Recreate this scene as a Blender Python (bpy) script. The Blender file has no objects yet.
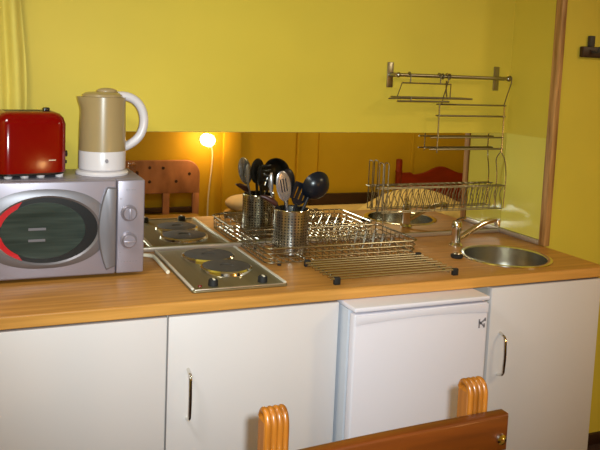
import bpy, bmesh, math, random
from mathutils import Vector, Matrix, Quaternion
random.seed(7)
PI = math.pi
scene = bpy.context.scene
COL = scene.collection

# ------------------------------------------------------------------ materials
def srgb(r, g, b):
    f = lambda c: (c/255)/12.92 if c/255 <= .04045 else ((c/255+.055)/1.055)**2.4
    return (f(r), f(g), f(b), 1)

def mat(name, col, rough=.5, metal=0., var=.06, scale=8., stretch=(1, 1, 1), coat=0., trans=0., spec=.5,
        col2=None, bump=0., detail=3., contrast=None):
    m = bpy.data.materials.new(name); m.use_nodes = True
    nt = m.node_tree; b = nt.nodes['Principled BSDF']
    tc = nt.nodes.new('ShaderNodeTexCoord'); mp = nt.nodes.new('ShaderNodeMapping')
    mp.inputs['Scale'].default_value = stretch
    nz = nt.nodes.new('ShaderNodeTexNoise'); nz.inputs['Scale'].default_value = scale; nz.inputs['Detail'].default_value = detail
    nt.links.new(tc.outputs['Object'], mp.inputs['Vector']); nt.links.new(mp.outputs['Vector'], nz.inputs['Vector'])
    rp = nt.nodes.new('ShaderNodeValToRGB')
    a = tuple(max(0, c*(1-var)) for c in col[:3]) + (1,)
    z = tuple(min(1, c*(1+var)) for c in (col2 or col)[:3]) + (1,)
    rp.color_ramp.elements[0].color = a; rp.color_ramp.elements[1].color = z
    lo, hi = contrast or (.3, .7)
    rp.color_ramp.elements[0].position = lo; rp.color_ramp.elements[1].position = hi
    nt.links.new(nz.outputs['Fac'], rp.inputs['Fac']); nt.links.new(rp.outputs['Color'], b.inputs['Base Color'])
    b.inputs['Roughness'].default_value = rough; b.inputs['Metallic'].default_value = metal
    b.inputs['Coat Weight'].default_value = coat; b.inputs['Coat Roughness'].default_value = .08
    b.inputs['Transmission Weight'].default_value = trans
    b.inputs['Specular IOR Level'].default_value = spec
    if bump:
        bp = nt.nodes.new('ShaderNodeBump'); bp.inputs['Strength'].default_value = bump; bp.inputs['Distance'].default_value = .01
        nt.links.new(nz.outputs['Fac'], bp.inputs['Height']); nt.links.new(bp.outputs['Normal'], b.inputs['Normal'])
    return m

def emis(name, col, s):
    m = bpy.data.materials.new(name); m.use_nodes = True
    b = m.node_tree.nodes['Principled BSDF']
    b.inputs['Emission Color'].default_value = col; b.inputs['Emission Strength'].default_value = s
    b.inputs['Base Color'].default_value = col
    return m

def perforated(name):
    """brushed steel with rows of small dark holes laid round the cylinder"""
    m = mat(name, srgb(190, 188, 180), .22, 1., .08, 30, (1, 1, .1))
    nt = m.node_tree; b = nt.nodes['Principled BSDF']
    src = b.inputs['Base Color'].links[0].from_socket
    tc = nt.nodes.new('ShaderNodeTexCoord'); sp = nt.nodes.new('ShaderNodeSeparateXYZ')
    nt.links.new(tc.outputs['UV'], sp.inputs[0])
    def mth(op, a, v=None, w=None):
        n = nt.nodes.new('ShaderNodeMath'); n.operation = op
        for k, q in enumerate((a, v)):
            if q is None: continue
            if isinstance(q, (int, float)): n.inputs[k].default_value = q
            else: nt.links.new(q, n.inputs[k])
        return n.outputs[0]
    fx = mth('SUBTRACT', mth('FRACT', mth('MULTIPLY', sp.outputs[0], 34)), .5)
    fy = mth('SUBTRACT', mth('FRACT', mth('MULTIPLY', sp.outputs[1], 15)), .5)
    d = mth('ADD', mth('MULTIPLY', fx, fx), mth('MULTIPLY', fy, fy))
    hole = mth('LESS_THAN', d, .075)
    band = mth('MULTIPLY', mth('GREATER_THAN', sp.outputs[1], .1), mth('LESS_THAN', sp.outputs[1], .9))
    hole = mth('MULTIPLY', hole, band)
    mx = nt.nodes.new('ShaderNodeMixRGB'); nt.links.new(hole, mx.inputs['Fac'])
    nt.links.new(src, mx.inputs['Color1']); mx.inputs['Color2'].default_value = (.012, .011, .01, 1)
    nt.links.new(mx.outputs[0], b.inputs['Base Color'])
    nt.links.new(mth('SUBTRACT', 1., mth('MULTIPLY', hole, .9)), b.inputs['Metallic'])
    return m

M = {}
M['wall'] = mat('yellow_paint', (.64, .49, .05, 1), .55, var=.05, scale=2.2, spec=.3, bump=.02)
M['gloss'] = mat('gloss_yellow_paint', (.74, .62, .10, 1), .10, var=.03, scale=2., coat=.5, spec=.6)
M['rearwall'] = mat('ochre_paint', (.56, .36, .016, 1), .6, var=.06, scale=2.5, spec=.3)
M['ceiling'] = mat('white_ceiling_paint', srgb(225, 220, 205), .8)
M['carpet'] = mat('dark_brown_carpet', srgb(52, 26, 16), .95, var=.3, scale=120, bump=.3)
M['worktop'] = mat('beech_laminate', srgb(172, 116, 48), .40, var=.08, scale=7, stretch=(.3, 7, 7), col2=srgb(194, 138, 66), spec=.4, detail=5)
M['edge'] = mat('lighter_beech_front', srgb(196, 138, 62), .36, var=.08, scale=7, stretch=(.3, 7, 7), col2=srgb(216, 156, 78), spec=.4, detail=5)  # lighter tone of the worktop beech
M['post'] = mat('stained_wood_trim', srgb(150, 104, 52), .45, var=.2, scale=14, stretch=(4, 4, .3), col2=srgb(186, 138, 82))
M['white'] = mat('white_melamine', srgb(218, 211, 210), .4, var=.015, scale=3, spec=.4)
M['carcass'] = mat('white_chipboard_edge', srgb(205, 198, 190), .5, var=.03)
M['fridge'] = mat('white_enamel', srgb(228, 223, 232), .28, var=.012, scale=4, spec=.45)
M['fridgeside'] = mat('shaded_white_enamel', srgb(196, 199, 208), .4, var=.02)  # shade on the fridge side put into a blue-grey base colour
M['gasket'] = mat('grey_rubber_seal', srgb(150, 150, 150), .7)
M['grey'] = mat('grey_print', srgb(132, 127, 132), .5)
M['chrome'] = mat('chrome', srgb(225, 222, 215), .12, 1., .03)
M['wire'] = mat('chromed_wire', srgb(172, 166, 150), .26, 1., .06)
M['rack'] = mat('dull_rack_wire', srgb(138, 128, 104), .36, .9, .06)
M['steel'] = mat('brushed_stainless_steel', srgb(200, 195, 180), .24, 1., .07, 40, (1, .05, 1))
M['satin'] = mat('satin_steel', srgb(160, 154, 136), .33, 1., .06)
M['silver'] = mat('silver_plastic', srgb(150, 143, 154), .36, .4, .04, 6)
M['silverd'] = mat('darker_silver_plastic', srgb(120, 117, 122), .38, .5, .04, 6)  # darker tone of the silver plastic
M['black'] = mat('black_plastic', srgb(20, 20, 24), .3, var=.2)
M['blackm'] = mat('black_rubber', srgb(18, 17, 17), .7, var=.2)
M['bluegrey'] = mat('black_nylon', srgb(16, 22, 32), .28, var=.2)
M['plate'] = mat('dark_cast_iron', srgb(58, 52, 46), .62, 0, .15, 30)
M['brightrim'] = mat('rim_painted_highlight', srgb(226, 222, 212), .3, .35, .03)  # pale colour stands in for highlights on the hob edges
M['traysteel'] = mat('dull_stainless_tray', srgb(150, 142, 112), .38, .85, .1, 40, (1, .05, 1))
M['redbez'] = mat('red_window_rim', srgb(190, 22, 30), .3, var=.1)
M['red'] = mat('red_enamel', srgb(122, 0, 3), .13, var=.06, scale=4)
M['glass'] = mat('dark_oven_glass', srgb(38, 50, 48), .12, var=.2, scale=10, stretch=(.3, 1, 4), coat=.3, col2=srgb(60, 70, 66))
M['jug'] = mat('smoky_translucent_plastic', srgb(174, 150, 106), .3, var=.05, scale=5, coat=.3, trans=.15)
M['kwhite'] = mat('white_kettle_plastic', srgb(214, 208, 210), .3, var=.02)
M['mirror'] = mat('silvered_mirror', (.80, .77, .68, 1), .012, 1., .005)
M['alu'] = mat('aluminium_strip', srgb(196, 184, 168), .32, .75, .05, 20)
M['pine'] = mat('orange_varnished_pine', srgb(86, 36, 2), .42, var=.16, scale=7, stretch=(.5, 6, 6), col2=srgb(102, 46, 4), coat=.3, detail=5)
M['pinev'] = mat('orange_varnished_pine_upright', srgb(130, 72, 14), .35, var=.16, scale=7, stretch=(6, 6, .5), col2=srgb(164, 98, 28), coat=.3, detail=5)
M['curtain'] = mat('sheer_yellow_cotton', (.66, .53, .09, 1), .8, var=.05, scale=9, stretch=(5, 1, .6), col2=(.72, .60, .12, 1))
M['bedpine'] = mat('reddish_brown_headboard_wood', srgb(148, 98, 70), .5, var=.2, scale=8, stretch=(1, 4, .5), col2=srgb(172, 118, 84))
M['bedred'] = mat('dark_red_stained_wood', srgb(128, 34, 14), .4, var=.2, scale=8, stretch=(.6, 4, 2))
M['darkwood'] = mat('dark_brown_wood', srgb(48, 24, 10), .5, var=.25)
M['cream'] = mat('cream_bedding', srgb(216, 190, 122), .85, var=.08, scale=12)
M['beige'] = mat('beige_blanket', srgb(222, 200, 132), .9, var=.14, scale=22, bump=.3)
M['pillow'] = mat('oatmeal_pillowcase', srgb(202, 188, 160), .85, var=.06)
M['olive'] = mat('olive_gold_bedspread', srgb(150, 116, 36), .9, var=.14, scale=16)
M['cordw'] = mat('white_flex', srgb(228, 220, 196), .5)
M['bulb'] = emis('lit_bulb', (1, .80, .5, 1), 14)
M['knife'] = mat('dark_reddish_wood_handle', srgb(58, 20, 12), .4, var=.3)
M['greyspoon'] = mat('grey_steel_utensil', srgb(180, 180, 186), .25, .8, .05)
M['perf'] = perforated('perforated_steel')
M['redlamp'] = mat('red_indicator', srgb(120, 16, 10), .3)
M['void'] = mat('oven_black', srgb(10, 12, 14), .35, var=.2)

# ------------------------------------------------------------------ mesh builder (world coordinates)
class MB:
    def __init__(self): self.bm = bmesh.new(); self.uv = self.bm.loops.layers.uv.new('UVMap')
    def _merge(self, b2, mtx=None):
        if mtx: bmesh.ops.transform(b2, matrix=mtx, verts=b2.verts)
        me = bpy.data.meshes.new('tmp'); b2.to_mesh(me); b2.free(); self.bm.from_mesh(me); bpy.data.meshes.remove(me)
    def box(self, x0, x1, y0, y1, z0, z1, bev=0., seg=2, mtx=None):
        b = bmesh.new(); bmesh.ops.create_cube(b, size=1)
        for v in b.verts:
            v.co = Vector(((x0+x1)/2+v.co.x*(x1-x0), (y0+y1)/2+v.co.y*(y1-y0), (z0+z1)/2+v.co.z*(z1-z0)))
        if bev: bmesh.ops.bevel(b, geom=b.edges[:], offset=bev, segments=seg, profile=.5, affect='EDGES', clamp_overlap=True)
        self._merge(b, mtx); return self
    def tube(self, pts, r, n=8, closed=False, caps=True):
        P = [Vector(p) for p in pts]; N = len(P)
        rad = r if isinstance(r, (list, tuple)) else [r]*N
        tang = []
        for i in range(N):
            if closed: t = P[(i+1) % N]-P[i-1]
            else: t = P[min(i+1, N-1)]-P[max(i-1, 0)]
            tang.append(t.normalized())
        up = Vector((0, 0, 1)) if abs(tang[0].z) < .9 else Vector((1, 0, 0))
        nrm = (up-tang[0]*up.dot(tang[0])).normalized(); rings = []
        for i in range(N):
            if i: nrm = (nrm-tang[i]*nrm.dot(tang[i])).normalized()
            bn = tang[i].cross(nrm)
            rings.append([self.bm.verts.new(P[i]+(nrm*math.cos(2*PI*k/n)+bn*math.sin(2*PI*k/n))*rad[i]) for k in range(n)])
        for i in range(N if closed else N-1):
            a, c = rings[i], rings[(i+1) % N]
            for k in range(n): self.bm.faces.new((a[k], a[(k+1) % n], c[(k+1) % n], c[k]))
        if not closed and caps:
            self.bm.faces.new(rings[0][::-1]); self.bm.faces.new(rings[-1])
        return self
    def lathe(self, prof, c, n=40, mtx=None, closed=False, sx=1., sy=1.):
        """profile [(r, z)], round the vertical axis through c"""
        b = bmesh.new(); uv = b.loops.layers.uv.new('UVMap'); rings = []
        for r, z in prof:
            if r < 1e-6: rings.append([b.verts.new((0, 0, z))])
            else: rings.append([b.verts.new((r*sx*math.cos(2*PI*k/n), r*sy*math.sin(2*PI*k/n), z)) for k in range(n)])
        L = list(zip(rings, rings[1:])) + ([(rings[-1], rings[0])] if closed else [])
        z0 = min(p[1] for p in prof); z1 = max(p[1] for p in prof)
        for a, d in L:
            for k in range(n):
                if len(a) == 1 and len(d) == 1: continue
                if len(a) == 1: f = b.faces.new((a[0], d[(k+1) % n], d[k]))
                elif len(d) == 1: f = b.faces.new((a[k], a[(k+1) % n], d[0]))
                else:
                    f = b.faces.new((a[k], a[(k+1) % n], d[(k+1) % n], d[k]))
                    for lp, q in zip(f.loops, (k, k+1, k+1, k)):
                        lp[uv].uv = (q/n, (lp.vert.co.z-z0)/max(1e-6, z1-z0))
        bmesh.ops.recalc_face_normals(b, faces=b.faces)
        T = Matrix.Translation(Vector(c))
        self._merge(b, T @ mtx if mtx else T); return self
    def prism(self, pts, axis, a, b_, bev=0., seg=2, mtx=None):
        """polygon pts in the plane across axis ('x','y','z'), extruded from a to b_"""
        b = bmesh.new()
        def co(p, t): return {'x': (t, p[0], p[1]), 'y': (p[0], t, p[1]), 'z': (p[0], p[1], t)}[axis]
        lo = [b.verts.new(co(p, a)) for p in pts]; hi = [b.verts.new(co(p, b_)) for p in pts]
        f1 = b.faces.new(lo); f2 = b.faces.new(hi[::-1]); n = len(pts)
        for k in range(n): b.faces.new((lo[k], hi[k], hi[(k+1) % n], lo[(k+1) % n]))
        bmesh.ops.recalc_face_normals(b, faces=b.faces)
        if bev:
            es = [e for e in b.edges if (e.verts[0] in lo) == (e.verts[1] in lo)]
            bmesh.ops.bevel(b, geom=es, offset=bev, segments=seg, profile=.5, affect='EDGES', clamp_overlap=True)
        self._merge(b, mtx); return self
    def ball(self, c, rx, ry, rz, n=24, mtx=None):
        b = bmesh.new(); bmesh.ops.create_uvsphere(b, u_segments=n, v_segments=max(8, n//2), radius=1)
        S = Matrix.Diagonal((rx, ry, rz, 1)); T = Matrix.Translation(Vector(c))
        self._merge(b, T @ (mtx or Matrix.Identity(4)) @ S); return self
    def sheet(self, f, nu, nv, th=.004):
        """a surface f(u,v) given thickness th along its normals"""
        b = bmesh.new(); g = [[b.verts.new(f(i/nu, j/nv)) for j in range(nv+1)] for i in range(nu+1)]
        for i in range(nu):
            for j in range(nv): b.faces.new((g[i][j], g[i+1][j], g[i+1][j+1], g[i][j+1]))
        bmesh.ops.recalc_face_normals(b, faces=b.faces)
        bmesh.ops.solidify(b, geom=b.faces[:], thickness=th)
        self._merge(b); return self
    def build(self, name, m, parent=None, ang=35, loc=None):
        me = bpy.data.meshes.new(name)
        o = bpy.data.objects.new(name, me); COL.objects.link(o)
        base = Vector(loc) if loc else Vector((0, 0, 0))
        if parent is not None:
            o.parent = parent
            q = parent
            while q is not None: base = base+q.location; q = q.parent
        elif loc: o.location = base
        for v in self.bm.verts: v.co -= base
        bmesh.ops.recalc_face_normals(self.bm, faces=self.bm.faces)
        self.bm.to_mesh(me); self.bm.free()
        me.materials.append(m); me.shade_smooth(); me.set_sharp_from_angle(angle=math.radians(ang))
        return o

def tag(o, label=None, cat=None, group=None, kind=None):
    if label: o['label'] = label
    if cat: o['category'] = cat
    if group: o['group'] = group
    if kind: o['kind'] = kind
    return o
def thing(name, loc, label, cat, group=None):
    o = bpy.data.objects.new(name, None); COL.objects.link(o); o.location = loc; o.empty_display_size = .05
    return tag(o, label, cat, group)
def struct(name, mb, m, ang=35): return tag(mb.build(name, m, ang=ang), kind='structure')
def bez(p0, p1, p2, p3, n=14):
    P = [Vector(p) for p in (p0, p1, p2, p3)]
    return [P[0]*(1-t)**3+P[1]*3*t*(1-t)**2+P[2]*3*t*t*(1-t)+P[3]*t**3 for t in (i/n for i in range(n+1))]
def fillet(pts, r, n=5):
    """polyline with rounded corners"""
    P = [Vector(p) for p in pts]; out = [P[0]]
    for i in range(1, len(P)-1):
        a = (P[i-1]-P[i]); c = (P[i+1]-P[i]); d = min(r, a.length*.49, c.length*.49)
        s, e = P[i]+a.normalized()*d, P[i]+c.normalized()*d
        for k in range(n+1):
            t = k/n; out.append(s*(1-t)**2+P[i]*2*t*(1-t)+e*t*t)
    return out+[P[-1]]
def oval(cx, cz, rx, rz, n=48, p=2.): 
    return [(cx+rx*math.copysign(abs(math.cos(t))**(2/p), math.cos(t)), cz+rz*math.copysign(abs(math.sin(t))**(2/p), math.sin(t))) for t in (2*PI*k/n for k in range(n))]
def rrect(x0, x1, y0, y1, r, n=6):
    out = []
    for cx, cy, a in ((x1-r, y1-r, 0), (x0+r, y1-r, PI/2), (x0+r, y0+r, PI), (x1-r, y0+r, 1.5*PI)):
        out += [(cx+r*math.cos(a+PI/2*k/n), cy+r*math.sin(a+PI/2*k/n)) for k in range(n+1)]
    return out
RX = Matrix.Rotation(PI/2, 4, 'X')      # lathe axis z -> -y

# ------------------------------------------------------------------ the setting
WT = .90                      # worktop height
ZM = 1.342                    # mirror top
struct('floor', MB().box(-3.2, 2.9, -3.4, 0.1, -.05, 0), M['carpet'])
struct('ceiling', MB().box(-3.2, 2.9, -3.4, 0.1, 2.5, 2.55), M['ceiling'])
struct('wall_back', MB().box(-3.2, .03, 0, .1, 0, 2.5), M['wall'])
struct('wall_right', MB().box(.012, 2.9, -.277, .1, 0, 2.5), M['wall'])
struct('wall_alcove', MB().box(0, .012, -.277, 0, 0, 2.5), M['wall'])
struct('wall_left', MB().box(-3.2, -3.1, -3.4, 0, 0, 2.5), M['wall'])
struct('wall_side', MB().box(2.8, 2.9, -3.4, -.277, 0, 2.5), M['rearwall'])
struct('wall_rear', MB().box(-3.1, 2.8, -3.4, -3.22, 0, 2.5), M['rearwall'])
struct('trim_1', MB().box(-.010, .018, -.286, -.250, WT+.001, 2.5, .004), M['post'])
struct('trim_2', MB().box(-2.3, -.012, -.012, 0, WT+.0005, .917, .002), M['alu'])
struct('trim_3', MB().box(-.012, 0, -.250, 0, WT+.0005, .921, .002), M['alu'])
struct('trim_4', MB().box(-.235, -.085, -3.22, -3.17, 0, 2.5, .005), M['rearwall'])
struct('trim_5', MB().box(.45, .475, -3.22, -3.20, 0, 2.5, .003), M['rearwall'])
struct('trim_6', MB().box(.66, .675, -3.22, -3.205, 0, 2.5, .003), M['rearwall'])
struct('trim_7', MB().box(1.62, 1.645, -3.22, -3.205, 0, 2.5, .003), M['rearwall'])
struct('baseboard_right', MB().box(.013, 2.8, -.292, -.277, 0, .05, .003), M['darkwood'])

mir = MB().box(-1.80, -.004, -.005, -.0005, .918, ZM, .0012, 1).build('splashback_mirror', M['mirror'])
tag(mir, 'long frameless mirror strip fixed to the yellow wall just above the worktop', 'mirror')
struct('trim_8', MB().box(-.004, -.0005, -.250, -.006, .922, ZM, .001, 1), M['gloss'])

# ------------------------------------------------------------------ worktop with round sink cut-out
SX, SY, SR = -.283, -.378, .168
def worktop():
    mb = MB(); mb.box(-2.374, 0.0, -.6, 0, .862, WT, .0055, 4)
    o = mb.build('worktop', M['worktop'])
    c = MB().lathe([(0, .80), (SR-.012, .80), (SR-.012, 1.0), (0, 1.0)], (SX, SY, 0), 64).build('cut', M['worktop'])
    md = o.modifiers.new('b', 'BOOLEAN'); md.object = c; md.operation = 'DIFFERENCE'; md.solver = 'EXACT'
    dg = bpy.context.evaluated_depsgraph_get()
    me = bpy.data.meshes.new_from_object(o.evaluated_get(dg)); o.modifiers.clear(); o.data = me
    bpy.data.objects.remove(c)
    me.shade_smooth(); me.set_sharp_from_angle(angle=math.radians(30))
    MB().box(-2.3735, -.0005, -.6012, -.5996, .8655, .8965, .0006, 1).build('front_strip', M['edge'], o)  # thin strip on the front face, lighter than the top
    return tag(o, 'beech effect laminate worktop running along the wall under the appliances', 'worktop')
worktop()

# ------------------------------------------------------------------ base cabinets
def handle(parent, x, z0, z1, y, label=None):
    out = .030
    pts = fillet([(x, y, z0), (x, y-out, z0+.008), (x, y-out-.004, (z0+z1)/2), (x, y-out, z1-.008), (x, y, z1)], .016)
    h = MB().tube(pts, .0052, 10).build('handle', M['chrome'], parent)
    return h
def cabinet(x0, x1, hx, label, hz=(.545, .696)):
    t = thing('base_cabinet', ((x0+x1)/2, -.3, 0), label, 'cabinet', None)
    c = MB()
    c.box(x0+.001, x0+.018, -.578, -.01, .10, .861); c.box(x1-.018, x1-.001, -.578, -.01, .10, .861)
    c.box(x0+.018, x1-.018, -.578, -.01, .10, .118); c.box(x0+.018, x1-.018, -.02, -.01, .118, .861)
    c.build('carcass', M['carcass'], t)
    MB().box(x0+.005, x1-.005, -.53, -.515, 0, .10).build('plinth', M['carcass'], t)
    MB().box(x0+.018, x1-.018, -.56, -.03, .47, .486).build('shelf', M['carcass'], t)
    d = MB().box(x0+.0015, x1-.0015, -.6, -.58, .118, .857, .0018, 2).build('door', M['white'], t)
    handle(d, hx, hz[0], hz[1], -.6)
    return t
cabinet(-2.372, -1.663, -2.31, 'wide white base cabinet below the microwave, at the left end of the run')
cabinet(-1.660, -1.108, -1.598, 'white base cabinet with a bow handle, below the hob and left of the fridge')
cabinet(-.520, -.022, -.473, 'white base cabinet with a bow handle, below the round sink and right of the fridge')

# ------------------------------------------------------------------ fridge
def fridge():
    x0, x1 = -1.096, -.594
    t = thing('under_counter_fridge', ((x0+x1)/2, -.35, 0), 'small white fridge standing under the worktop between two cabinets', 'fridge')
    MB().box(x0, x1, -.636, -.08, .02, .844, .003).build('body', M['fridgeside'], t)
    MB().box(x0-.002, x1+.002, -.683, -.07, .846, .8612, .005, 3).build('top_lid', M['fridge'], t)
    MB().box(x0+.008, x1-.008, -.645, -.636, .09, .83).build('door_seal', M['gasket'], t)
    d = MB().box(x0, x1, -.68, -.645, .075, .839, .007, 3).build('door', M['fridge'], t)
    # moulded grip band along the top of the door, sagging a little at its lower edge
    n = 24; pts = []
    low = [(x0+.003+(x1-x0-.006)*i/n, .806+.010*math.sin(PI*i/n)) for i in range(n+1)]
    MB().prism([(x0+.003, .836)]+low+[(x1-.003, .836)], 'y', -.6835, -.679, .0015, 2).build('grip_band', M['fridge'], d)
    e = MB(); ex, ez, yy = -.618, .771, -.6815
    def bar(ax, az, bx, bz, w=.0026):
        L = math.hypot(bx-ax, bz-az); a = math.atan2(bz-az, bx-ax)
        e.box(-L/2, L/2, yy, -.6795, -w, w, 0, mtx=Matrix.Translation(((ax+bx)/2, 0, (az+bz)/2)) @ Matrix.Rotation(-a, 4, 'Y'))
    bar(ex-.011, ez-.016, ex-.011, ez+.014); bar(ex+.009, ez-.016, ex+.009, ez-.002); bar(ex+.012, ez+.006, ex+.012, ez+.017)
    bar(ex-.011, ez+.006, ex+.009, ez-.012); bar(ex-.009, ez-.002, ex+.012, ez+.012)
    e.build('emblem', M['grey'], d)['label'] = 'small grey emblem'
    for sx in (x0+.04, x1-.04):
        for sy in (-.60, -.12):
            MB().lathe([(0, 0), (.016, 0), (.016, .022), (0, .022)], (sx, sy, 0), 16).build('foot', M['blackm'], t)
fridge()

# ------------------------------------------------------------------ hob
def hob():
    x0, x1, y0, y1 = -1.572, -1.258, -.535, -.030
    t = thing('electric_hob', ((x0+x1)/2, (y0+y1)/2, WT), 'two-plate stainless steel electric hob set in the worktop beside the microwave', 'hob')
    tr = MB().prism(rrect(x0, x1, y0, y1, .012), 'z', WT+.0003, WT+.008, .0035, 3).build('steel_tray', M['traysteel'], t)
    for xx in (x0+.001, x1-.010):
        MB().box(xx, xx+.009, y0+.012, y1-.004, WT+.0078, WT+.0135, .002, 2).build('side_rim_highlight', M['brightrim'], tr)  # raised side edges, their highlight put into the pale material
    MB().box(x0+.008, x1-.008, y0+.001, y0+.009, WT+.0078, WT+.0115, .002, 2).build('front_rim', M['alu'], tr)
    for px, py, rr in ((-1.407, -.165, .090), (-1.394, -.325, .084)):
        p = MB().lathe([(0, WT+.020), (rr*.24, WT+.020), (rr*.26, WT+.0225), (rr*.9, WT+.0225), (rr*.955, WT+.021), (rr*.955, WT+.0075), (0, WT+.0075)], (px, py, 0), 48).build('hotplate', M['plate'], t)
        MB().lathe([(rr*.955, WT+.0215), (rr*1.04, WT+.017), (rr*1.06, WT+.0078), (rr*.955, WT+.0078)], (px, py, 0), 48, closed=True).build('collar', M['chrome'], p)
    for kx, ky in ((-1.492, -.488), (-1.328, -.490)):
        k = MB().lathe([(0, WT+.0075), (.016, WT+.0075), (.015, WT+.024), (.013, WT+.027), (0, WT+.027)], (kx, ky, 0), 24).build('knob', M['blackm'], t)
        MB().box(kx-.003, kx+.003, ky-.013, ky+.004, WT+.0265, WT+.030, .001).build('pointer', M['cordw'], k)
    MB().lathe([(0, WT+.0075), (.007, WT+.0075), (.006, WT+.011), (0, WT+.012)], (-1.535, -.49, 0), 16).build('indicator_light', M['redlamp'], t)
hob()
c = MB().tube(fillet([(-1.650, -.06, WT+.0075), (-1.588, -.09, WT+.0075), (-1.589, -.20, WT+.0075), (-1.590, -.31, WT+.0075)], .03), .0065, 10).build('white_strip', M['cordw'])  # thin white tube beside the hob
tag(c, 'short white strip lying along the left edge of the hob', 'cable')

# ------------------------------------------------------------------ microwave
def microwave():
    x0, x1, yb, yf = -2.170, -1.669, -.03, -.30
    z0, z1 = WT+.010, 1.214; xs = -1.759
    t = thing('microwave_oven', ((x0+x1)/2, -.16, WT), 'silver microwave oven with oval window, on the worktop under toaster and kettle', 'microwave')
    MB().box(x0, x1, yf+.028, yb, z0, z1, .005, 3).build('body', M['silver'], t)
    for fx in (x0+.05, x1-.05):
        for fy in (-.24, -.07):
            MB().lathe([(0, WT+.0003), (.013, WT+.0003), (.015, WT+.013), (0, WT+.013)], (fx, fy, 0), 18).build('foot', M['blackm'], t)
    d = MB().box(x0, xs-.001, yf, yf+.0275, z0+.001, z1-.001, .006, 4).build('door', M['silver'], t)
    cx, cz, rx, rz = -1.972, 1.062, .150, .098
    # raised lens-shaped moulding round the window: a wide band bounded by two arcs
    out = [(cx-.185+ .37*i/20, cz+.118-.030*((i/10-1)**2)) for i in range(21)]
    rim = oval(cx, cz, rx+.012, rz+.010, 60)
    ou2 = oval(cx-.004, cz+.004, rx+.045, rz+.026, 60, 2.3)
    mb = MB(); b = bmesh.new()
    def ring(pts, y): return [b.verts.new((min(p[0], xs-.003), y, min(max(p[1], z0+.004), z1-.004))) for p in pts]
    A_, B_, C_ = ring(ou2, yf-.0005), ring([(p[0]*.55+q[0]*.45, p[1]*.55+q[1]*.45) for p, q in zip(ou2, rim)], yf-.0045), ring(rim, yf-.0065)
    D_ = ring(oval(cx, cz, rx+.004, rz+.004, 60), yf-.002)
    for P_, Q_ in ((A_, B_), (B_, C_), (C_, D_)):
        for k in range(60): b.faces.new((P_[k], P_[(k+1) % 60], Q_[(k+1) % 60], Q_[k]))
    back = ring(ou2, yf+.001); dk = ring(oval(cx, cz, rx+.004, rz+.004, 60), yf+.001)
    for P_, Q_ in ((back, A_), (D_, dk), (dk, back)):
        for k in range(60): b.faces.new((P_[k], P_[(k+1) % 60], Q_[(k+1) % 60], Q_[k]))
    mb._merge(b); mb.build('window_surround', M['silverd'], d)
    MB().prism(oval(cx, cz, rx+.006, rz+.006, 60), 'y', yf-.0022, yf+.0005, .0008, 1).build('window_rim', M['void'], d)['label'] = 'black oval window rim'
    # red crescent round the left side of the window
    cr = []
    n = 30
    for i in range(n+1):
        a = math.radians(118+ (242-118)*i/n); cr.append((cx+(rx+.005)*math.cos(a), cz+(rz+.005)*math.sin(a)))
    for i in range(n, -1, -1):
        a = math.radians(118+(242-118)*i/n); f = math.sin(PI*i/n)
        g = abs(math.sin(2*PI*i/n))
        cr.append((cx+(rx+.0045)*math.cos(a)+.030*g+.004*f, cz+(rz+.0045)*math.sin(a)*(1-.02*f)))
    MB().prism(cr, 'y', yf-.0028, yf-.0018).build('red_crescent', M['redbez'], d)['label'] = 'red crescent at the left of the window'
    w = MB().prism(oval(cx-.010, cz-.001, rx-.024, rz-.010, 60), 'y', yf-.0038, yf-.0015, .0008, 1).build('window_glass', M['glass'], d)
    for zz, wd in ((cz+.005, .052), (cz-.030, .050)):  # pale bars painted as glints on the front of the glass
        MB().box(cx-.055, cx-.055+wd, yf-.0046, yf-.0036, zz-.004, zz+.004, .0004, 1).build('painted_glint', M['silverd'], w)['label'] = 'pale glint painted on the window glass'
    # D-shaped door grip
    n = 20; g = []
    for i in range(n+1):
        s = i/n; z = 0.928+(1.192-.928)*s; g.append((-1.791-.026*math.sin(PI*s)**.8, z))
    g += [(-1.7615, 1.190), (-1.7615, .938)]
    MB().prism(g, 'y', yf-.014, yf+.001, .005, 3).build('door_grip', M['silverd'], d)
    cp = MB().box(xs+.001, x1, yf, yf+.0275, z0+.001, z1-.001, .005, 3).build('control_panel', M['silver'], t)
    for kz in (1.107, 1.019):
        k = MB().lathe([(0, 0), (.0265, 0), (.0265, .006), (.022, .010), (.0205, .020), (.0185, .022), (0, .022)], (-1.720, yf+.0003, kz), 36, RX).build('knob', M['silver'], cp)
        a = 0 if kz > 1.06 else PI/2
        MB().box(-.0035, .0035, -.029, -.0215, -.019, .019, .0012, 2, mtx=Matrix.Translation((-1.720, yf, kz)) @ Matrix.Rotation(a, 4, 'Y')).build('grip_bar', M['silver'], k)
    mk = MB()
    for i, w_ in enumerate((.006, .004, .007, .005)): mk.box(-1.730+i*.0085, -1.730+i*.0085+w_, yf-.0006, yf+.0004, 1.180, 1.1825)
    mk.build('printed_mark', M['grey'], cp)
    for xx, zz in ((-1.746, 1.153), (-1.746, .980)):
        MB().box(xx-.002, xx+.002, yf-.0006, yf+.0004, zz-.002, zz+.002).build('printed_mark', M['grey'], cp)
    for kz in (1.107, 1.019):
        mk = MB()
        for k in range(12):
            a = 2*PI*k/12; mk.box(-1.720+.031*math.cos(a)-.0008, -1.720+.031*math.cos(a)+.0008, yf-.0006, yf+.0004, kz+.031*math.sin(a)-.0008, kz+.031*math.sin(a)+.0008)
        mk.build('dial_scale', M['grey'], cp)
    mk = MB()
    for i in range(6): mk.box(-1.744+i*.0095, -1.739+i*.0095, yf-.0006, yf+.0004, .948, .950)
    mk.build('printed_mark', M['grey'], cp)
microwave()

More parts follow.
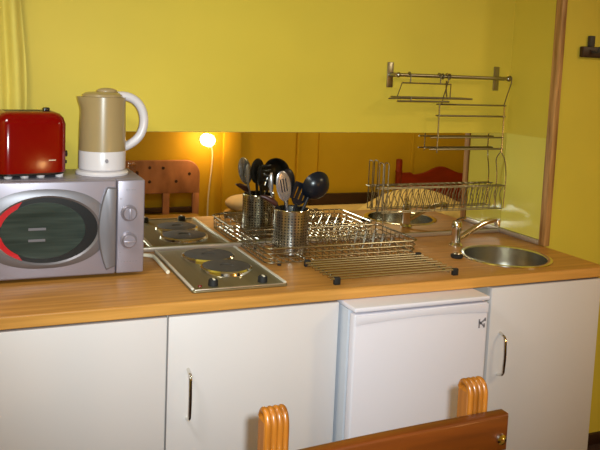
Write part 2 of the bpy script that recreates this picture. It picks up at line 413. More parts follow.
# ------------------------------------------------------------------ toaster
def toaster():
    x0, x1, y0, y1, zb, zt = -2.128, -1.914, -.252, -.100, 1.232, 1.421
    t = thing('toaster', ((x0+x1)/2, (y0+y1)/2, 1.2142), 'glossy red toaster on top of the microwave, beside the kettle', 'toaster')
    b = bmesh.new(); rings = []
    prof = [(0, 0), (0, .80), (.006, .90), (.016, .965), (.032, 1.0)]
    for ins, s in prof:
        rings.append([b.verts.new((p[0], p[1], zb+(zt-zb)*s)) for p in rrect(x0+ins, x1-ins, y0+ins, y1-ins, .036-ins*.5, 7)])
    n = len(rings[0])
    for A_, B_ in zip(rings, rings[1:]):
        for k in range(n): b.faces.new((A_[k], A_[(k+1) % n], B_[(k+1) % n], B_[k]))
    b.faces.new(rings[0][::-1]); b.faces.new(rings[-1])
    mb = MB(); mb._merge(b); body = mb.build('body', M['red'], t, 40)
    MB().prism(rrect(x0+.006, x1-.006, y0+.006, y1-.006, .034), 'z', 1.2235, zb+.002, .002, 1).build('base', M['black'], t)
    for fx in (x0+.035, x0+.085, x0+.135, x1-.02):
        for fy in (y0+.03, y1-.03):
            MB().lathe([(0, 1.2144), (.012, 1.2144), (.014, 1.2245), (0, 1.2245)], (fx, fy, 0), 16).build('foot', M['kwhite'], t)
    for sy in (-.185, -.135):
        MB().box(x0+.035, x1-.035, sy-.013, sy+.013, zt-.012, zt+.0008).build('bread_slot', M['void'], t)
    k = MB().box(x1-.062, x1-.044, -.200, -.180, zt, zt+.012, .003, 2).build('top_button', M['black'], t)
    lv = MB().box(x1-.002, x1+.008, -.176, -.144, 1.27, 1.29, .002).build('slot_plate', M['black'], t)
    MB().box(x1+.004, x1+.018, -.185, -.135, 1.250, 1.262, .003, 2).build('lever', M['black'], t)
    MB().lathe([(0, 0), (.012, 0), (.010, .012), (0, .012)], (x1-.001, -.2, 1.285), 20, Matrix.Rotation(PI/2, 4, 'Y')).build('browning_dial', M['black'], t)
    MB().box(x1-.062, x1-.040, y0-.0007, y0+.0005, 1.270, 1.2725).build('printed_mark', M['cordw'], body)
    t.rotation_euler.z = math.radians(11)
toaster()

# ------------------------------------------------------------------ kettle
def kettle():
    cx, cy, z = -1.782, -.150, 1.2142
    t = thing('kettle', (cx, cy, z), 'beige jug kettle with white handle and base, on the microwave beside the toaster', 'kettle')
    MB().lathe([(0, z+.0003), (.086, z+.0003), (.087, z+.006), (.083, z+.012), (.074, z+.015), (0, z+.015)], (cx, cy, 0), 48).build('base_plate', M['kwhite'], t)
    bb = MB().lathe([(0, z+.016), (.073, z+.016), (.0765, z+.020), (.0765, z+.076), (.0755, z+.079), (0, z+.079)], (cx, cy, 0), 48).build('lower_housing', M['kwhite'], t)
    MB().prism(oval(cx+.002, z+.050, .0055, .007, 16), 'y', cy-.0785, cy-.0725).build('indicator', M['grey'], bb)
    # jug: round below, drawn out to a spout on the left at the top
    b = bmesh.new(); rings = []; n = 56
    for s in [0, .1, .2, .35, .5, .65, .75, .82, .88, .94, 1.0]:
        zz = z+.079+s*.176; r = .0765-.003*s; rr = []
        for k in range(n):
            a = 2*PI*k/n; ex = 0
            lean = max(0, -math.cos(a))**7
            if s > .6: ex = lean*(.011*((s-.6)/.4)**1.5) - lean*.004*math.sin(PI*min(1, (s-.6)/.3))
            rr.append(b.verts.new((cx+(r+ex)*math.cos(a), cy+(r+ex*.4)*math.sin(a), zz)))
        rings.append(rr)
    for A_, B_ in zip(rings, rings[1:]):
        for k in range(n): b.faces.new((A_[k], A_[(k+1) % n], B_[(k+1) % n], B_[k]))
    b.faces.new(rings[0][::-1]); b.faces.new(rings[-1])
    mb = MB(); mb._merge(b); mb.build('jug', M['jug'], t, 45)
    zt = z+.255
    ld = MB().lathe([(0, zt+.0005), (.066, zt+.0005), (.064, zt+.008), (.054, zt+.014), (.020, zt+.017), (0, zt+.017)], (cx-.002, cy, 0), 40).build('lid', M['jug'], t)
    MB().ball((cx+.012, cy, zt+.019), .034, .02, .011, 20).build('lid_tab', M['jug'], ld)
    # handle: thick D band
    path = bez((cx+.048, cy, zt+.004), (cx+.125, cy, zt+.012), (cx+.150, cy, zt-.060), (cx+.133, cy, zt-.110), 14)[:-1] + bez((cx+.133, cy, zt-.110), (cx+.122, cy, zt-.145), (cx+.09, cy, zt-.160), (cx+.064, cy, zt-.170), 8)
    hb = bmesh.new(); prev = None; rs = []
    for i, p in enumerate(path):
        tg = (path[min(i+1, len(path)-1)]-path[max(i-1, 0)]).normalized(); nv = Vector((-tg.z, 0, tg.x))
        w, h = .016, .0150
        rs.append([hb.verts.new(p+nv*h*math.cos(2*PI*k/12)+Vector((0, 1, 0))*w*math.sin(2*PI*k/12)) for k in range(12)])
    for A_, B_ in zip(rs, rs[1:]):
        for k in range(12): hb.faces.new((A_[k], A_[(k+1) % 12], B_[(k+1) % 12], B_[k]))
    hb.faces.new(rs[0][::-1]); hb.faces.new(rs[-1])
    mb = MB(); mb._merge(hb); mb.build('handle', M['kwhite'], t, 50)
kettle()

# ------------------------------------------------------------------ dish drainer, holders, utensils
def drainer():
    x0, x1, y0, y1 = -1.248, -.634, -.318, -.024; zb, zt = .914, .966
    t = thing('dish_drainer', ((x0+x1)/2, (y0+y1)/2, WT), 'chrome wire dish drainer basket standing on the worktop against the mirror', 'dish drainer')
    def loop(ins, z, r): 
        P = [(p[0], p[1], z) for p in rrect(x0+ins, x1-ins, y0+ins, y1-ins, .03)]
        return MB().tube(P, r, 8, True)
    loop(0, zt, .0034).build('top_rim', M['wire'], t)
    loop(.002, zt-.018, .0022).build('side_hoop', M['wire'], t)
    loop(.004, zt-.036, .0022).build('side_hoop', M['wire'], t)
    loop(.006, zb, .003).build('bottom_hoop', M['wire'], t)
    f = MB()
    for i in range(22):
        x = x0+.035+(x1-x0-.07)*i/21
        f.tube(fillet([(x, y0+.001, zt), (x, y0+.006, zb), (x, y1-.006, zb), (x, y1-.001, zt)], .008, 3), .0017, 6)
    f.build('basket_wires', M['wire'], t)
    for xx in (x0+.003, x1-.003):
        s = MB()
        for i in range(8):
            y = y0+.035+(y1-y0-.07)*i/7
            s.tube([(xx, y, zb), (xx, y, zt)], .0017, 6)
        s.tube([(xx, y0+.034, zb+.002), (xx, y1-.034, zb+.002)], .0017, 6); s.tube([(xx, y0+.034, zt-.002), (xx, y1-.034, zt-.002)], .0017, 6); s.build('end_panel', M['wire'], t)
    for yy in (-.10, -.165, -.23):
        pg = MB()
        pts = []; n = 17
        for i in range(n): pts.append((-.985+i*.0195, yy+(.004 if i % 2 else -.004), zb+.004+(.048 if i % 2 else 0)))
        pg.tube(fillet(pts, .006, 3), .0019, 6); pg.build('plate_pegs', M['wire'], t)
    for fx in (x0+.06, x1-.06):
        for fy in (y0+.025, y1-.03):
            MB().lathe([(0, WT+.0003), (.007, WT+.0003), (.006, zb), (0, zb)], (fx, fy, 0), 12).build('foot', M['blackm'], t)
drainer()

def holder(cx, cy, r, h, label):
    z = .9165
    t = thing('utensil_holder', (cx, cy, z), label, 'utensil holder', 'perforated steel utensil pots')
    MB().lathe([(0, z), (r, z), (r, z+h), (r-.002, z+h), (r-.002, z+.002), (0, z+.002)], (cx, cy, 0), 48).build('pot', M['perf'], t, 50)
    MB().tube([(cx+(r-.001)*math.cos(2*PI*k/40), cy+(r-.001)*math.sin(2*PI*k/40), z+h) for k in range(40)], .0028, 8, True).build('rim', M['chrome'], t)
H1 = (-1.094, -.170)
def holder(cx, cy, r, h, label):
    z = .9165
    t = thing('utensil_holder', (cx, cy, z), label, 'utensil holder')
    MB().lathe([(0, z), (r, z), (r, z+h), (r-.002, z+h), (r-.002, z+.002), (0, z+.002)], (cx, cy, 0), 48).build('pot', M['perf'], t, 50)
    MB().tube([(cx+(r-.001)*math.cos(2*PI*k/40), cy+(r-.001)*math.sin(2*PI*k/40), z+h) for k in range(40)], .0028, 8, True).build('rim', M['chrome'], t)
holder(H1[0], H1[1], .066, .158, 'perforated stainless steel pot full of utensils, standing in the dish drainer')

def shaft(p0, p1, r0, r1, name, m, t, n=10):
    return MB().tube([Vector(p0).lerp(Vector(p1), i/4) for i in range(5)], [r0+(r1-r0)*i/4 for i in range(5)], n).build(name, m, t)
def disc_head(c, axis_u, axis_v, nrm, ru, rv, th, slots=0):
    """flat or slotted oval head in the plane (axis_u, axis_v)"""
    b = bmesh.new(); U, V, N = Vector(axis_u), Vector(axis_v), Vector(nrm)
    if slots:
        mb = MB()
        P = [Vector(c)+U*ru*math.cos(a)+V*rv*math.sin(a) for a in (2*PI*k/36 for k in range(36))]
        mb.tube(P, th*1.3, 8, True)
        for k in range(slots):
            s = -1+2*(k+1)/(slots+1); L = rv*math.sqrt(1-s*s)
            mb.tube([Vector(c)+U*ru*s+V*L, Vector(c)+U*ru*s-V*L], th*1.2, 6)
        return mb
    mb = MB()
    mt = Matrix((( U.x, V.x, N.x, 0), (U.y, V.y, N.y, 0), (U.z, V.z, N.z, 0), (0, 0, 0, 1)))
    return mb.ball(c, ru, rv, th, 24, mt)
def frame_of(d, face=Vector((0, -1, 0))):
    d = Vector(d).normalized(); n = (face-d*face.dot(d)).normalized(); u = d.cross(n).normalized()
    return u, d, n

def utensils():
    G = 'kitchen utensils in the steel pot'; zb = .924
    def ut(name, base, tip, label):
        return thing(name, base, label, 'utensil', G), Vector(base), Vector(tip)
    def basis(u, d, n, c): return Matrix(((u.x, d.x, n.x, c.x), (u.y, d.y, n.y, c.y), (u.z, d.z, n.z, c.z), (0, 0, 0, 1)))
    cx, cy = H1
    # ladle, bowl hanging to the right
    t, a, b = ut('ladle', (cx-.028, cy-.012, zb), (-1.034, -.188, 1.124), 'black round-bowled ladle leaning right, rightmost of the utensils in the steel pot')
    shaft(a, b, .005, .006, 'handle', M['black'], t)
    u, d, n = frame_of((.35, -.25, .9), Vector((.25, -1, .1)))
    prof = [(.0, -.034), (.028, -.030), (.047, -.014), (.057, .006), (.0545, .006), (.044, -.012), (.026, -.027), (0, -.0305)]
    MB().lathe(prof, (0, 0, 0), 32, basis(u, d, n, Vector((-1.010, -.196, 1.160))) @ Matrix.Rotation(PI, 4, 'X')).build('bowl', M['bluegrey'], t, 60)
    # slotted turner
    t, a, b = ut('slotted_turner', (cx-.020, cy+.010, zb), (-1.076, -.172, 1.094), 'black slotted turner between the ladle and the pale slotted spoon')
    shaft(a, b, .005, .006, 'handle', M['black'], t)
    u, d, n = frame_of(b-a+Vector((.02, 0, 0))); h = MB(); mt = basis(u, d, n, b)
    h.prism([(-.012, -.005), (.012, -.005), (.031, .016), (-.031, .016)], 'z', -.003, .003, .001, 1, mt); h.box(-.034, .034, .060, .078, -.003, .003, .001, 1, mt)
    for k in range(4): h.box(-.033+k*.018, -.021+k*.018, .012, .064, -.003, .003, .0005, 1, mt)
    h.build('blade', M['bluegrey'], t)
    # slotted spoon
    t, a, b = ut('slotted_spoon', (cx+.010, cy-.005, zb), (-1.133, -.204, 1.112), 'slotted spoon with a pale glinting bowl, leaning left in the steel pot')
    shaft(a, b, .0045, .005, 'handle', M['greyspoon'], t)
    u, d, n = frame_of((-.22, -.04, 1)); c0 = b+d*.054
    MB().ball((0, 0, 0), .029, .057, .004, 24, basis(u, d, n, c0)).build('bowl', M['greyspoon'], t)
    for k in (-1, 0, 1): MB().tube([c0+u*.010*k+d*.028+n*.0042, c0+u*.010*k-d*.020+n*.0042], .0020, 6).build('slot', M['black'], t)
    # black serving spoon standing behind it
    t, a, b = ut('serving_spoon', (cx-.006, cy+.022, zb), (-1.110, -.160, 1.128), 'black serving spoon close behind the pale slotted spoon')
    shaft(a, b, .005, .006, 'handle', M['black'], t)
    u, d, n = frame_of((.02, .03, 1)); c0 = b+d*.042
    MB().ball((0, 0, 0), .030, .052, .008, 24, basis(u, d, n, c0)).build('bowl', M['black'], t)
    # toothed server
    t, a, b = ut('spaghetti_server', (cx+.01, cy+.035, zb), (-1.104, -.128, 1.118), 'black toothed spaghetti server at the back of the pot, its teeth seen in the mirror')
    shaft(a, b, .005, .006, 'handle', M['black'], t)
    h = MB(); u, d, n = frame_of((-.05, 0, 1)); c0 = b+d*.038
    h.ball(c0, .016, .008, .042, 20)
    for k in range(4):
        p = c0+d*(-.022+.020*k); h.tube([p, p+Vector((.024, .010, .002)), p+Vector((.036, .020, .006))], [.0055, .005, .003], 8)
    h.build('toothed_head', M['black'], t)
    # dark red spatula low on the left
    t, a, b = ut('spatula', (cx+.030, cy+.012, zb), (-1.146, -.150, 1.088), 'dark reddish spatula pointing left just above the rim of the pot')
    shaft(a, b, .005, .006, 'handle', M['black'], t)
    MB().tube([b, b+Vector((-.020, .004, .016)), b+Vector((-.044, .008, .028)), b+Vector((-.060, .010, .032))], [.009, .012, .009, .003], 10).build('blade', M['knife'], t)
    # knife with a pale handle
    t, a, b = ut('kitchen_knife', (cx-.012, cy+.040, zb), (-1.160, -.128, 1.130), 'pale-handled kitchen knife at the back left of the pot, seen mostly in the mirror')
    shaft(a, b, .003, .0035, 'blade', M['greyspoon'], t)
    MB().tube([b, b+Vector((-.001, 0, .02)), b+Vector((-.002, 0, .058)), b+Vector((-.002, 0, .072))], [.006, .0088, .0085, .004], 12).build('handle', M['greyspoon'], t)
utensils()

# ------------------------------------------------------------------ drying grid in front of the drainer
def grid():
    x0, x1 = -1.122, -.640; y0, y1 = -.558, -.330; z = WT+.020
    t = thing('drying_grid', ((x0+x1)/2, (y0+y1)/2, WT), 'low grid of parallel steel rods on the worktop in front of the dish drainer', 'drying grid')
    n = 9
    for i in range(n):
        y = y0+(y1-y0)*i/(n-1)
        MB().tube([(x0+.004*(i % 2), y, z), (x1, y, z)], .0036, 8).build('rod', M['wire'], t)
    for xx in (x0+.03, x1-.03):
        MB().tube([(xx, y0, z-.006), (xx, y1, z-.006)], .003, 8).build('cross_bar', M['wire'], t)
    for fx in (x0+.024, x1-.005):
        for fy in (y0+.002, y1-.002):
            MB().box(fx-.011, fx+.011, fy-.007, fy+.007, WT+.0003, z+.005, .003, 2).build('rubber_foot', M['blackm'], t)
grid()

# ------------------------------------------------------------------ sink and tap
def sink():
    t = thing('round_sink', (SX, SY, WT), 'round stainless steel sink bowl let into the worktop at the right', 'sink')
    R = SR; z = WT
    MB().lathe([(R+.004, z+.0004), (R+.003, z+.0035), (R-.006, z+.0055), (R-.016, z+.002), (R-.0165, z-.02)], (SX, SY, 0), 72).build('rim', M['chrome'], t)
    MB().lathe([(R-.0165, z+.001), (R-.017, z-.05), (R-.022, z-.115), (R-.045, z-.140), (R-.08, z-.146), (.03, z-.149), (0, z-.149), (0, z-.153), (R-.045, z-.146), (R-.020, z-.120), (R-.0135, z-.02)], (SX, SY, 0), 72).build('bowl', M['steel'], t, 60)
    d = MB().lathe([(0, z-.148), (.03, z-.148), (.034, z-.1455), (.02, z-.144), (0, z-.1455)], (SX, SY, 0), 28).build('drain', M['chrome'], t)
sink()
def tap():
    cx, cy = -.372, -.188
    t = thing('mixer_tap', (cx, cy, WT), 'chrome mixer tap with a long swivel spout, behind the left edge of the round sink', 'tap')
    z = WT
    MB().lathe([(0, z+.0003), (.028, z+.0003), (.028, z+.006), (.022, z+.012), (.019, z+.016), (.018, z+.060), (.0205, z+.064), (.0205, z+.092), (.016, z+.102), (0, z+.104)], (cx, cy, 0), 36).build('body', M['chrome'], t)
    MB().tube(bez((cx+.004, cy-.004, z+.030), (cx+.07, cy-.002, z+.055), (cx+.12, cy+.002, z+.098), (cx+.198, cy+.004, z+.098), 16), [.0105]*17, 14).build('spout', M['chrome'], t)
    MB().lathe([(0, 0), (.0128, 0), (.0128, .024), (.011, .028), (0, .028)], (cx+.204, cy+.004, z+.074), 24).build('aerator', M['chrome'], t)
    lv = MB().tube([(cx, cy, z+.100), (cx+.002, cy-.006, z+.110), (cx+.010, cy-.022, z+.118), (cx+.014, cy-.034, z+.121)], [.008, .007, .0055, .006], 10).build('lever', M['chrome'], t)
tap()
def plug():
    x, y, z = -.487, -.352, WT
    t = thing('sink_plug', (x, y, z), 'small sink plug lying on the worktop just left of the round sink', 'plug')
    MB().lathe([(0, z+.0003), (.020, z+.0003), (.023, z+.006), (.023, z+.012), (.016, z+.015), (0, z+.0155)], (x, y, 0), 28).build('rubber_body', M['blackm'], t)
    MB().lathe([(0, z+.0156), (.013, z+.0156), (.011, z+.019), (0, z+.020)], (x, y, 0), 24).build('cap', M['chrome'], t)
plug()

# ------------------------------------------------------------------ hanging rail and racks
def rail():
    y = -.05; z = 1.578
    t = thing('wall_rail', (-.34, 0, z), 'steel hanging rail on two flat wall brackets, high on the yellow back wall', 'rail')
    MB().tube([(-.592, y, z), (-.055, y, z)], .0075, 14).build('rod', M['satin'], t)
    for x in (-.606, -.078):
        b = MB().box(x-.014, x+.014, -.006, -.0003, z-.052, z+.050, .002).build('bracket', M['satin'], t)
        MB().tube([(x, -.005, z), (x, y-.004, z)], .0085, 12).build('arm', M['satin'], b)
    MB().ball((-.050, y, z), .013, .012, .012, 16).build('end_knob', M['satin'], t)
    MB().ball((-.596, y, z), .011, .011, .011, 16).build('end_knob', M['satin'], t)
    for x in (-.385, -.352):
        MB().tube([(x, y+.0105*math.cos(a), z+.0105*math.sin(a)) for a in (2*PI*k/20 for k in range(20))], .003, 8, True).build('ring', M['satin'], t)
rail()
def hook_over(mb, x, y, z, drop, r=.0022):
    """an open hook over the rail rod with its shank running down by drop"""
    mb.tube([(x, y-.012, z-drop), (x, y-.012, z-.004)]+[(x, y-.012*math.cos(a), z+.012*math.sin(a)) for a in (PI*k/10 for k in range(11))]+[(x, y+.012, z-.008)], r, 8)
def spice():
    x0, x1 = -.634, -.280; ya, yb = -.120, -.035
    t = thing('wire_spice_tray', ((x0+x1)/2, -.08, 1.48), 'small flat wire tray hanging from the left half of the wall rail', 'wire rack')
    MB().tube([(p[0], p[1], 1.490) for p in rrect(x0+.014, x1, ya, yb, .012)], .0032, 8, True).build('tray_frame', M['rack'], t)
    for k in range(4):
        y = ya+.012+.02*k; MB().tube([(x0+.008*(k % 3), y, 1.486-.001*k), (x1, y, 1.490)], .0026, 8).build('tray_bar', M['rack'], t)
    MB().tube([(x0-.006, ya-.004, 1.476), (-.40, ya-.004, 1.478)], .0034, 8).build('front_bar', M['rack'], t)
    MB().tube([(x0+.055, ya-.004, 1.476), (x0+.055, ya-.004, 1.493)], .0026, 8).build('front_stay', M['rack'], t)
    h = MB(); h.tube([(-.585, -.064, 1.547), (-.352, -.064, 1.547), (-.350, -.060, 1.49)], .0026, 8)
    h.tube([(-.585, -.064, 1.547), (-.59, -.04, 1.49)], .0018, 8); h.build('hanging_bar', M['rack'], t)
    for x in (-.402, -.545):
        h = MB(); hook_over(h, x, -.05, 1.578, .031, .0024); h.build('hook', M['rack'], t)
    MB().tube([(-.375, -.064, 1.56), (-.392, -.09, 1.52), (-.402, -.112, 1.49)], .0026, 8).build('stay', M['rack'], t)
spice()
def tier():
    x0, x1 = -.394, -.050; ya, yb = -.048, -.030
    t = thing('wire_tier_rack', ((x0+x1)/2, -.06, 1.28), 'narrow wire rack of four rods hanging from the right end of the wall rail', 'wire rack')
    for z, r in ((1.463, .0030), (1.416, .0034), (1.325, .0028), (1.276, .0034)):
        MB().tube([(p[0], p[1], z) for p in rrect(x0-(.004 if z < 1.4 else 0), x1, ya, yb, .006)], r, 8, True).build('shelf_loop', M['rack'], t)
    for x in (x0+.002, x1-.012):
        v = MB(); v.tube([(x, ya-.003, 1.262), (x, ya-.003, 1.465)], .0028, 8); v.build('upright', M['wire'], t)
    for z in (1.325, 1.276):
        MB().tube([(x0-.030, ya, z), (x0+.022, ya, z)], .0030, 8).build('stub_bar', M['wire'], t)
    for x in (x0+.03, x1+.006):
        h = MB(); h.tube([(x-.004, yb, 1.463), (x-.004, yb-.012, 1.50), (x, -.062, 1.560)], .0022, 8); hook_over(h, x, -.05, 1.578, .02, .0024)
        h.build('hanging_hook', M['rack'], t)
tier()
def plate_rack():
    x0, x1 = -.658, -.038; ya, yb = -.062, -.032; zt, zb = 1.118, 1.020
    t = thing('wire_plate_rack', ((x0+x1)/2, -.05, zb), 'long wire plate rack with wavy dividers, above the tap in front of the mirror', 'wire rack')
    for y in (ya, yb):
        MB().tube([(x0, y, zt), (x1, y, zt)], .0024, 8).build('top_rail', M['rack'], t)
        MB().tube([(x0+.01, y, zb), (x1-.01, y, zb)], .0022, 8).build('bottom_rail', M['rack'], t)
    for x in (x0, x1):
        MB().tube([(x, ya, zt), (x, yb, zt)], .0022, 8).build('end_bar', M['rack'], t)
    n = 20
    for i in range(n):
        x = x0+.02+(x1-x0-.04)*i/(n-1)
        d = MB()
        d.tube([(x+.011*math.sin(2*PI*k/12+.4)+.016*(k/12-.5), ya-.0005, zb+(zt-zb)*k/12) for k in range(13)]+[(x+.010, yb, zt)]+
               [(x+.010-.020*k/6, yb, zt-(zt-zb)*k/6) for k in range(1, 7)], .0017, 6)
        d.build('wavy_divider', M['rack'], t)
    for x in (x0+.010, x0+.034):
        MB().tube(fillet([(x, ya, zb), (x, ya, 1.222), (x, yb, 1.222), (x, yb, zb)], .010), .0022, 8).build('end_loop', M['wire'], t)
    for x, y in ((x1-.004, ya), (x1-.028, yb)):
        MB().tube(fillet([(x, y, zb), (x+.005, y, zt+.05), (x-.008, y, 1.235), (x1-.024, -.048, 1.266)], .03), .0024, 8).build('hanger_wire', M['wire'], t)
    x = -.62
    MB().tube([(x, yb, zb), (x, yb, WT+.006)], .0024, 8).build('back_leg', M['wire'], t)
    MB().lathe([(0, WT+.0003), (.008, WT+.0003), (.006, WT+.012), (0, WT+.012)], (x, yb, 0), 12).build('rubber_foot', M['blackm'], t)
plate_rack()

# ------------------------------------------------------------------ coat rack on the wall at right, curtain at left
YAW, PIT, ROL, FPX, PPX, PPY = .3743, .0995, .0362, 734.10, 258.88, 145.20
CAM = Vector((-2.1853, -2.5977, 1.5694))
FW = Vector((math.sin(YAW)*math.cos(PIT), math.cos(YAW)*math.cos(PIT), -math.sin(PIT)))
rt = FW.cross(Vector((0, 0, 1))).normalized(); up = rt.cross(FW)
RT = rt*math.cos(ROL)+up*math.sin(ROL); UP = up*math.cos(ROL)-rt*math.sin(ROL)
def coat_rack():
    p = Vector((.102, -.277, 1.699))
    t = thing('coat_rack', p, 'dark wooden coat rail with hooks on the right-hand yellow wall', 'coat rack')
    MB().box(p.x, p.x+.50, -.299, -.2775, p.z-.024, p.z+.020, .005, 2).build('board', M['darkwood'], t)
    for k in range(3):
        x = p.x+.05+k*.2
        MB().box(x-.012, x+.014, -.295, -.2775, p.z+.020, p.z+.064, .004, 2).build('hanger_plate', M['plate'], t)
        MB().tube(fillet([(x, -.299, p.z), (x, -.329, p.z-.004), (x, -.333, p.z+.018)], .01), .005, 8).build('hook', M['plate'], t)
coat_rack()
def curtain():
    t = thing('curtain', (-2.42, -.05, 1.30), 'pale yellow gathered curtain hanging at the far left of the back wall', 'curtain')
    def f(u, v):
        x = -2.86+.830*u+.014*math.sin(7*v)*u
        z = 1.26+.98*v
        return (x, -.045+.012*math.sin(u*95+1.2*math.sin(5*v))+.008*math.sin(u*23+3*v), z)
    MB().sheet(f, 240, 24, .002).build('cloth', M['curtain'], t, 80)
    MB().tube([(-2.9, -.045, 2.245), (-1.96, -.045, 2.245)], .008, 10).build('rod', M['satin'], t)
    for x in (-2.86, -1.99): MB().tube([(x, -.0003, 2.245), (x, -.045, 2.245)], .006, 8).build('bracket', M['satin'], t)
curtain()

# ------------------------------------------------------------------ chair
def chair():
    yb = -1.56
    t = thing('pine_chair', (-1.532, -1.36, 0), 'orange varnished pine chair with fluted back posts, close to the camera facing the cabinets', 'chair')
    zt = 1.024
    for px in (-1.729, -1.336):
        w = .021
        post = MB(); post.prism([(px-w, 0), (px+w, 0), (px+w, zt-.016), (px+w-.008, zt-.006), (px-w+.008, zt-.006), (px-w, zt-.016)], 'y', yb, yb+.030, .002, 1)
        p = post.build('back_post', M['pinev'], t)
        fl = MB()
        for k in range(4):
            x = px-w+.0055+k*.0103
            pts = [(x, yb-.001, .80), (x, yb-.001, zt-.03), (x, yb-.0005, zt-.016), (x, yb+.005, zt-.004), (x, yb+.014, zt+.001), (x, yb+.024, zt-.003), (x, yb+.029, zt-.014)]
            fl.tube(fillet(pts, .012, 4), .0058, 12)
        fl.build('fluting', M['pinev'], p, 60)
    # top rail on the camera side, gently arched, with bolt heads
    n = 24; x0, x1 = -1.800, -1.290
    topc = [(x0+(x1-x0)*i/n, .958+.018*i/n+.003*math.sin(PI*i/n)) for i in range(n+1)]
    botc = [(x0+(x1-x0)*i/n, .892+.016*i/n+.008*math.sin(PI*i/n)) for i in range(n, -1, -1)]
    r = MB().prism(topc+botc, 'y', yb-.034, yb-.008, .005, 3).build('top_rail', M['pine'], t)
    for bx in (-1.784, -1.306):
        MB().lathe([(0, 0), (.0105, 0), (.0095, .004), (.005, .0068), (0, .0075)], (bx, yb-.0338, .932), 20, RX).build('bolt', M['chrome'], r)
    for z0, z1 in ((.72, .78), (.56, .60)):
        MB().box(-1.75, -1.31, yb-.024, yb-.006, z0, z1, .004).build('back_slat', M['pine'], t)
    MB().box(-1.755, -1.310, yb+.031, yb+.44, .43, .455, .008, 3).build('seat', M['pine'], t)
    for px in (-1.729, -1.336):
        MB().box(px-.021, px+.021, yb+.37, yb+.412, 0, .43, .004).build('front_leg', M['pinev'], t)
        MB().box(px-.012, px+.012, yb+.03, yb+.37, .20, .235, .003).build('stretcher', M['pine'], t)
    MB().box(-1.71, -1.355, yb+.38, yb+.402, .36, .43, .003).build('apron', M['pine'], t)
chair()

# ------------------------------------------------------------------ the bedroom end, seen in the mirror
def lamp():
    x, y, z = -.402, -3.150, 1.003
    t = thing('wall_lamp', (x, -3.22, z), 'lit bare bulb lamp with a trailing white flex, seen in the mirror', 'lamp')
    MB().lathe([(0, 0), (.035, 0), (.032, .012), (.012, .018), (.012, .034), (0, .034)], (x, -3.2197, z), 24, Matrix.Rotation(-PI/2, 4, 'X')).build('wall_plate', M['cordw'], t)
    MB().ball((x, y+.004, z), .046, .044, .050, 24).build('bulb', M['bulb'], t)
    pts = bez((x+.035, -3.212, z-.01), (x+.14, -3.205, z-.10), (x+.03, -3.205, z-.36), (x+.055, -3.205, z-.70), 24)
    MB().tube(pts, .006, 8).build('flex', M['cordw'], t)
    l = bpy.data.lights.new('lamp_light', 'POINT'); l.energy = 7; l.color = (1, .56, .20); l.shadow_soft_size = .05
    lo = bpy.data.objects.new('lamp_light', l); COL.objects.link(lo); lo.location = (x, y+.09, z+.0)
lamp()
def pine_bed():
    x0, x1 = -1.320, -.440; yh = -3.19
    t = thing('pine_bed', ((x0+x1)/2, -2.4, 0), 'bed with a brown round-shouldered headboard beneath the lit lamp, seen in the mirror', 'bed')
    n = 10; R = .11; zt = .822
    pts = [(x0, .56), (x1, .56), (x1, zt-R)]+[(x1-R+R*math.cos(PI/2*k/n), zt-R+R*math.sin(PI/2*k/n)+.010*k/n) for k in range(1, n+1)]+[(x0+R-R*math.sin(PI/2*k/n), zt-R+R*math.cos(PI/2*k/n)+.010*(1-k/n)) for k in range(n+1)]
    h = MB().prism(pts, 'y', yh, yh+.035, .008, 3).build('headboard', M['bedpine'], t)
    kn = MB()
    for a, b in ((-.86, .775), (-.75, .77), (-.64, .66), (-.86, .66), (-.53, .72), (-.95, .70)): kn.lathe([(0, 0), (.013, 0), (.011, .002), (0, .002)], (a, yh+.0348, b), 14, Matrix.Rotation(-PI/2, 4, 'X'))
    kn.build('studs', M['darkwood'], h)
    for x in (x0+.03, (x0+x1)/2+.16, x1-.03): MB().box(x-.028, x+.028, yh, yh+.034, .0, .565, .004).build('headboard_post', M['bedpine'], t)
    MB().box(x0+.06, x1-.06, yh+.004, yh+.030, .40, .445, .004).build('headboard_rail', M['darkwood'], t)
    MB().box(x0+.02, x1-.02, -3.14, -1.72, .16, .26, .006).build('bed_base', M['darkwood'], t)
    MB().box(x0+.01, x1-.01, -3.14, -1.70, .265, .40, .04, 4).build('mattress', M['olive'], t)
    for x in (x0+.06, x1-.06): MB().box(x-.025, x+.025, -1.80, -1.75, 0, .16).build('leg', M['darkwood'], t)
pine_bed()
def cream_bed():
    x0, x1 = -.250, 1.22
    t = thing('divan_bed', ((x0+x1)/2, -2.8, 0), 'low bed with cream bedding along the bedroom wall, seen in the mirror', 'bed')
    MB().box(x0+.03, x1, -3.13, -2.45, .06, .24, .006).build('bed_base', M['darkwood'], t)
    MB().box(x0, x1, -3.15, -2.43, .245, .430, .05, 5).build('mattress', M['cream'], t)
    for x in (x0+.08, x1-.08):
        for y in (-3.08, -2.5): MB().box(x-.03, x+.03, y-.03, y+.03, 0, .065).build('leg', M['darkwood'], t)
cream_bed()
b = MB().box(.58, 1.26, -3.215, -3.165, 0, .515, .006).build('bed_side_board', M['darkwood']); tag(b, 'low dark brown side board of the cream bed, seen in the mirror right of the pots', 'board')  # side board of the cream bed, built as a separate object
p = MB().ball((-.115, -2.93, .502), .165, .19, .070, 28).build('pillow', M['pillow'], loc=(-.115, -2.93, .432)); tag(p, 'oatmeal pillow on the left end of the cream bed, seen in the mirror', 'pillow')
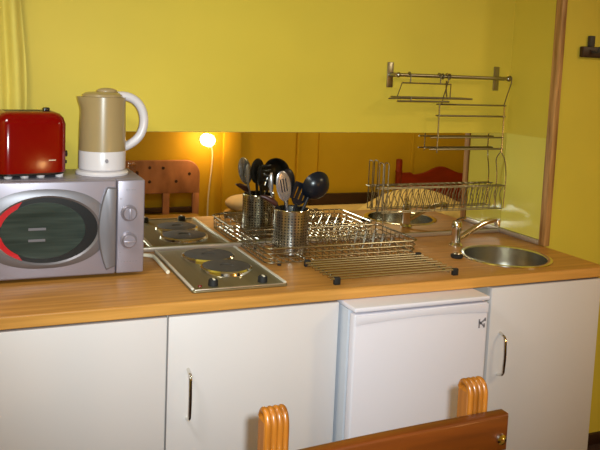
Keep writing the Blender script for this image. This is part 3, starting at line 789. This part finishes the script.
def red_bed():
    x0, x1 = 1.405, 2.37; y = -3.12
    t = thing('red_wood_bed', ((x0+x1)/2, -2.7, 0), 'bed with a dark red crested wooden headboard, seen in the mirror behind the plate rack', 'bed')
    n = 40; top = []
    for i in range(n+1):
        s = i/n; x = x0+.05+(x1-x0-.10)*s
        z = .682+.072*math.exp(-((s-.5)/.17)**2)*1.0
        if s < .13: z += .020
        if s > .87: z += .020
        top.append((x, z))
    MB().prism([(x0+.05, .36)]+[(x1-.05, .36)]+top[::-1], 'y', y-.018, y+.018, .006, 2).build('headboard', M['bedred'], t)
    for x in (x0+.03, x1-.03):
        MB().lathe([(0, 0), (.026, 0), (.030, .30), (.028, .70), (.034, .715), (.028, .735), (.030, .80), (.026, .825), (0, .832)], (x, y, 0), 20).build('bed_post', M['bedred'], t)
    MB().box(x0+.03, x1-.03, y+.02, -2.30, .10, .22, .006).build('bed_base', M['bedred'], t)
    MB().box(x0+.03, x1-.03, y+.03, -2.28, .222, .43, .05, 4).build('mattress', M['cream'], t)
    for x in (x0+.08, x1-.08): MB().box(x-.03, x+.03, -2.42, -2.36, 0, .11).build('leg', M['bedred'], t)
red_bed()
def heap():
    cx, cy, z0 = 1.28, -2.62, .3895
    b = bmesh.new(); g = []; nu, nv = 64, 14
    for j in range(nv+1):
        s = j/nv; row = []
        for i in range(nu):
            a = 2*PI*i/nu; r = (s**.75)*(1+.05*s*math.sin(15*a)+.04*s*math.sin(7*a+1))
            h = .21*(1-s)**.72*(1+.10*math.sin(14*a)*s*(1-s)*4)
            row.append(b.verts.new((cx+.50*r*math.cos(a), cy+.32*r*math.sin(a), z0+.045+h)))
        g.append(row)
    for j in range(nv):
        for i in range(nu): b.faces.new((g[j][i], g[j][(i+1) % nu], g[j+1][(i+1) % nu], g[j+1][i]))
    bot = [b.verts.new((v.co.x, v.co.y, z0+.042)) for v in g[-1]]
    for i in range(nu): b.faces.new((g[-1][i], g[-1][(i+1) % nu], bot[(i+1) % nu], bot[i]))
    b.faces.new(bot[::-1])
    bmesh.ops.remove_doubles(b, verts=b.verts, dist=1e-5)
    mb = MB(); mb._merge(b); o = mb.build('blanket', M['beige'], loc=(cx, cy, z0+.042), ang=60)
    tag(o, 'heaped beige blanket seen in the mirror below the dark red headboard', 'blanket')
heap()

# ------------------------------------------------------------------ camera and light
cam = bpy.data.cameras.new('camera'); co = bpy.data.objects.new('camera', cam); COL.objects.link(co)
cam.sensor_width = 36; cam.lens = FPX/600*36; cam.clip_start = .02; cam.shift_x = (300-PPX)/600; cam.shift_y = -(225-PPY)/600
co.matrix_world = Matrix(((RT.x, UP.x, -FW.x, CAM.x), (RT.y, UP.y, -FW.y, CAM.y), (RT.z, UP.z, -FW.z, CAM.z), (0, 0, 0, 1)))
scene.camera = co

fl = bpy.data.lights.new('camera_flash', 'SPOT'); fl.energy = 200; fl.color = (.85, .97, 1.); fl.spot_size = math.radians(72); fl.spot_blend = 1.; fl.shadow_soft_size = .014
fo = bpy.data.objects.new('camera_flash', fl); COL.objects.link(fo)
fo.location = CAM+RT*.045+UP*.025+FW*.02
aim = (CAM+FW*2.6+RT*.10-UP*.10)-fo.location
fo.rotation_euler = aim.to_track_quat('-Z', 'Y').to_euler()

a1 = bpy.data.lights.new('kitchen_fill', 'AREA'); a1.shape = 'DISK'; a1.size = .45; a1.energy = 16; a1.color = (.95, .95, .92)  # added fill from out of view, no fitting, set left to brighten the alcove
ao = bpy.data.objects.new('kitchen_fill', a1); COL.objects.link(ao); ao.location = (-2.55, -1.30, 2.46)
a2 = bpy.data.lights.new('bedroom_fill', 'AREA'); a2.shape = 'DISK'; a2.size = .4; a2.energy = 27; a2.color = (1, .82, .5)  # added warm ambient fill for the bedroom end, no fitting built
bo = bpy.data.objects.new('bedroom_fill', a2); COL.objects.link(bo); bo.location = (.9, -2.2, 2.46)

w = bpy.data.worlds.new('world'); scene.world = w; w.use_nodes = True
w.node_tree.nodes['Background'].inputs[0].default_value = (1, .93, .8, 1); w.node_tree.nodes['Background'].inputs[1].default_value = .05
scene.view_settings.view_transform = 'Standard'; scene.view_settings.look = 'None'
scene.view_settings.exposure = 0.; scene.view_settings.gamma = 1.; scene.view_settings.use_curve_mapping = False
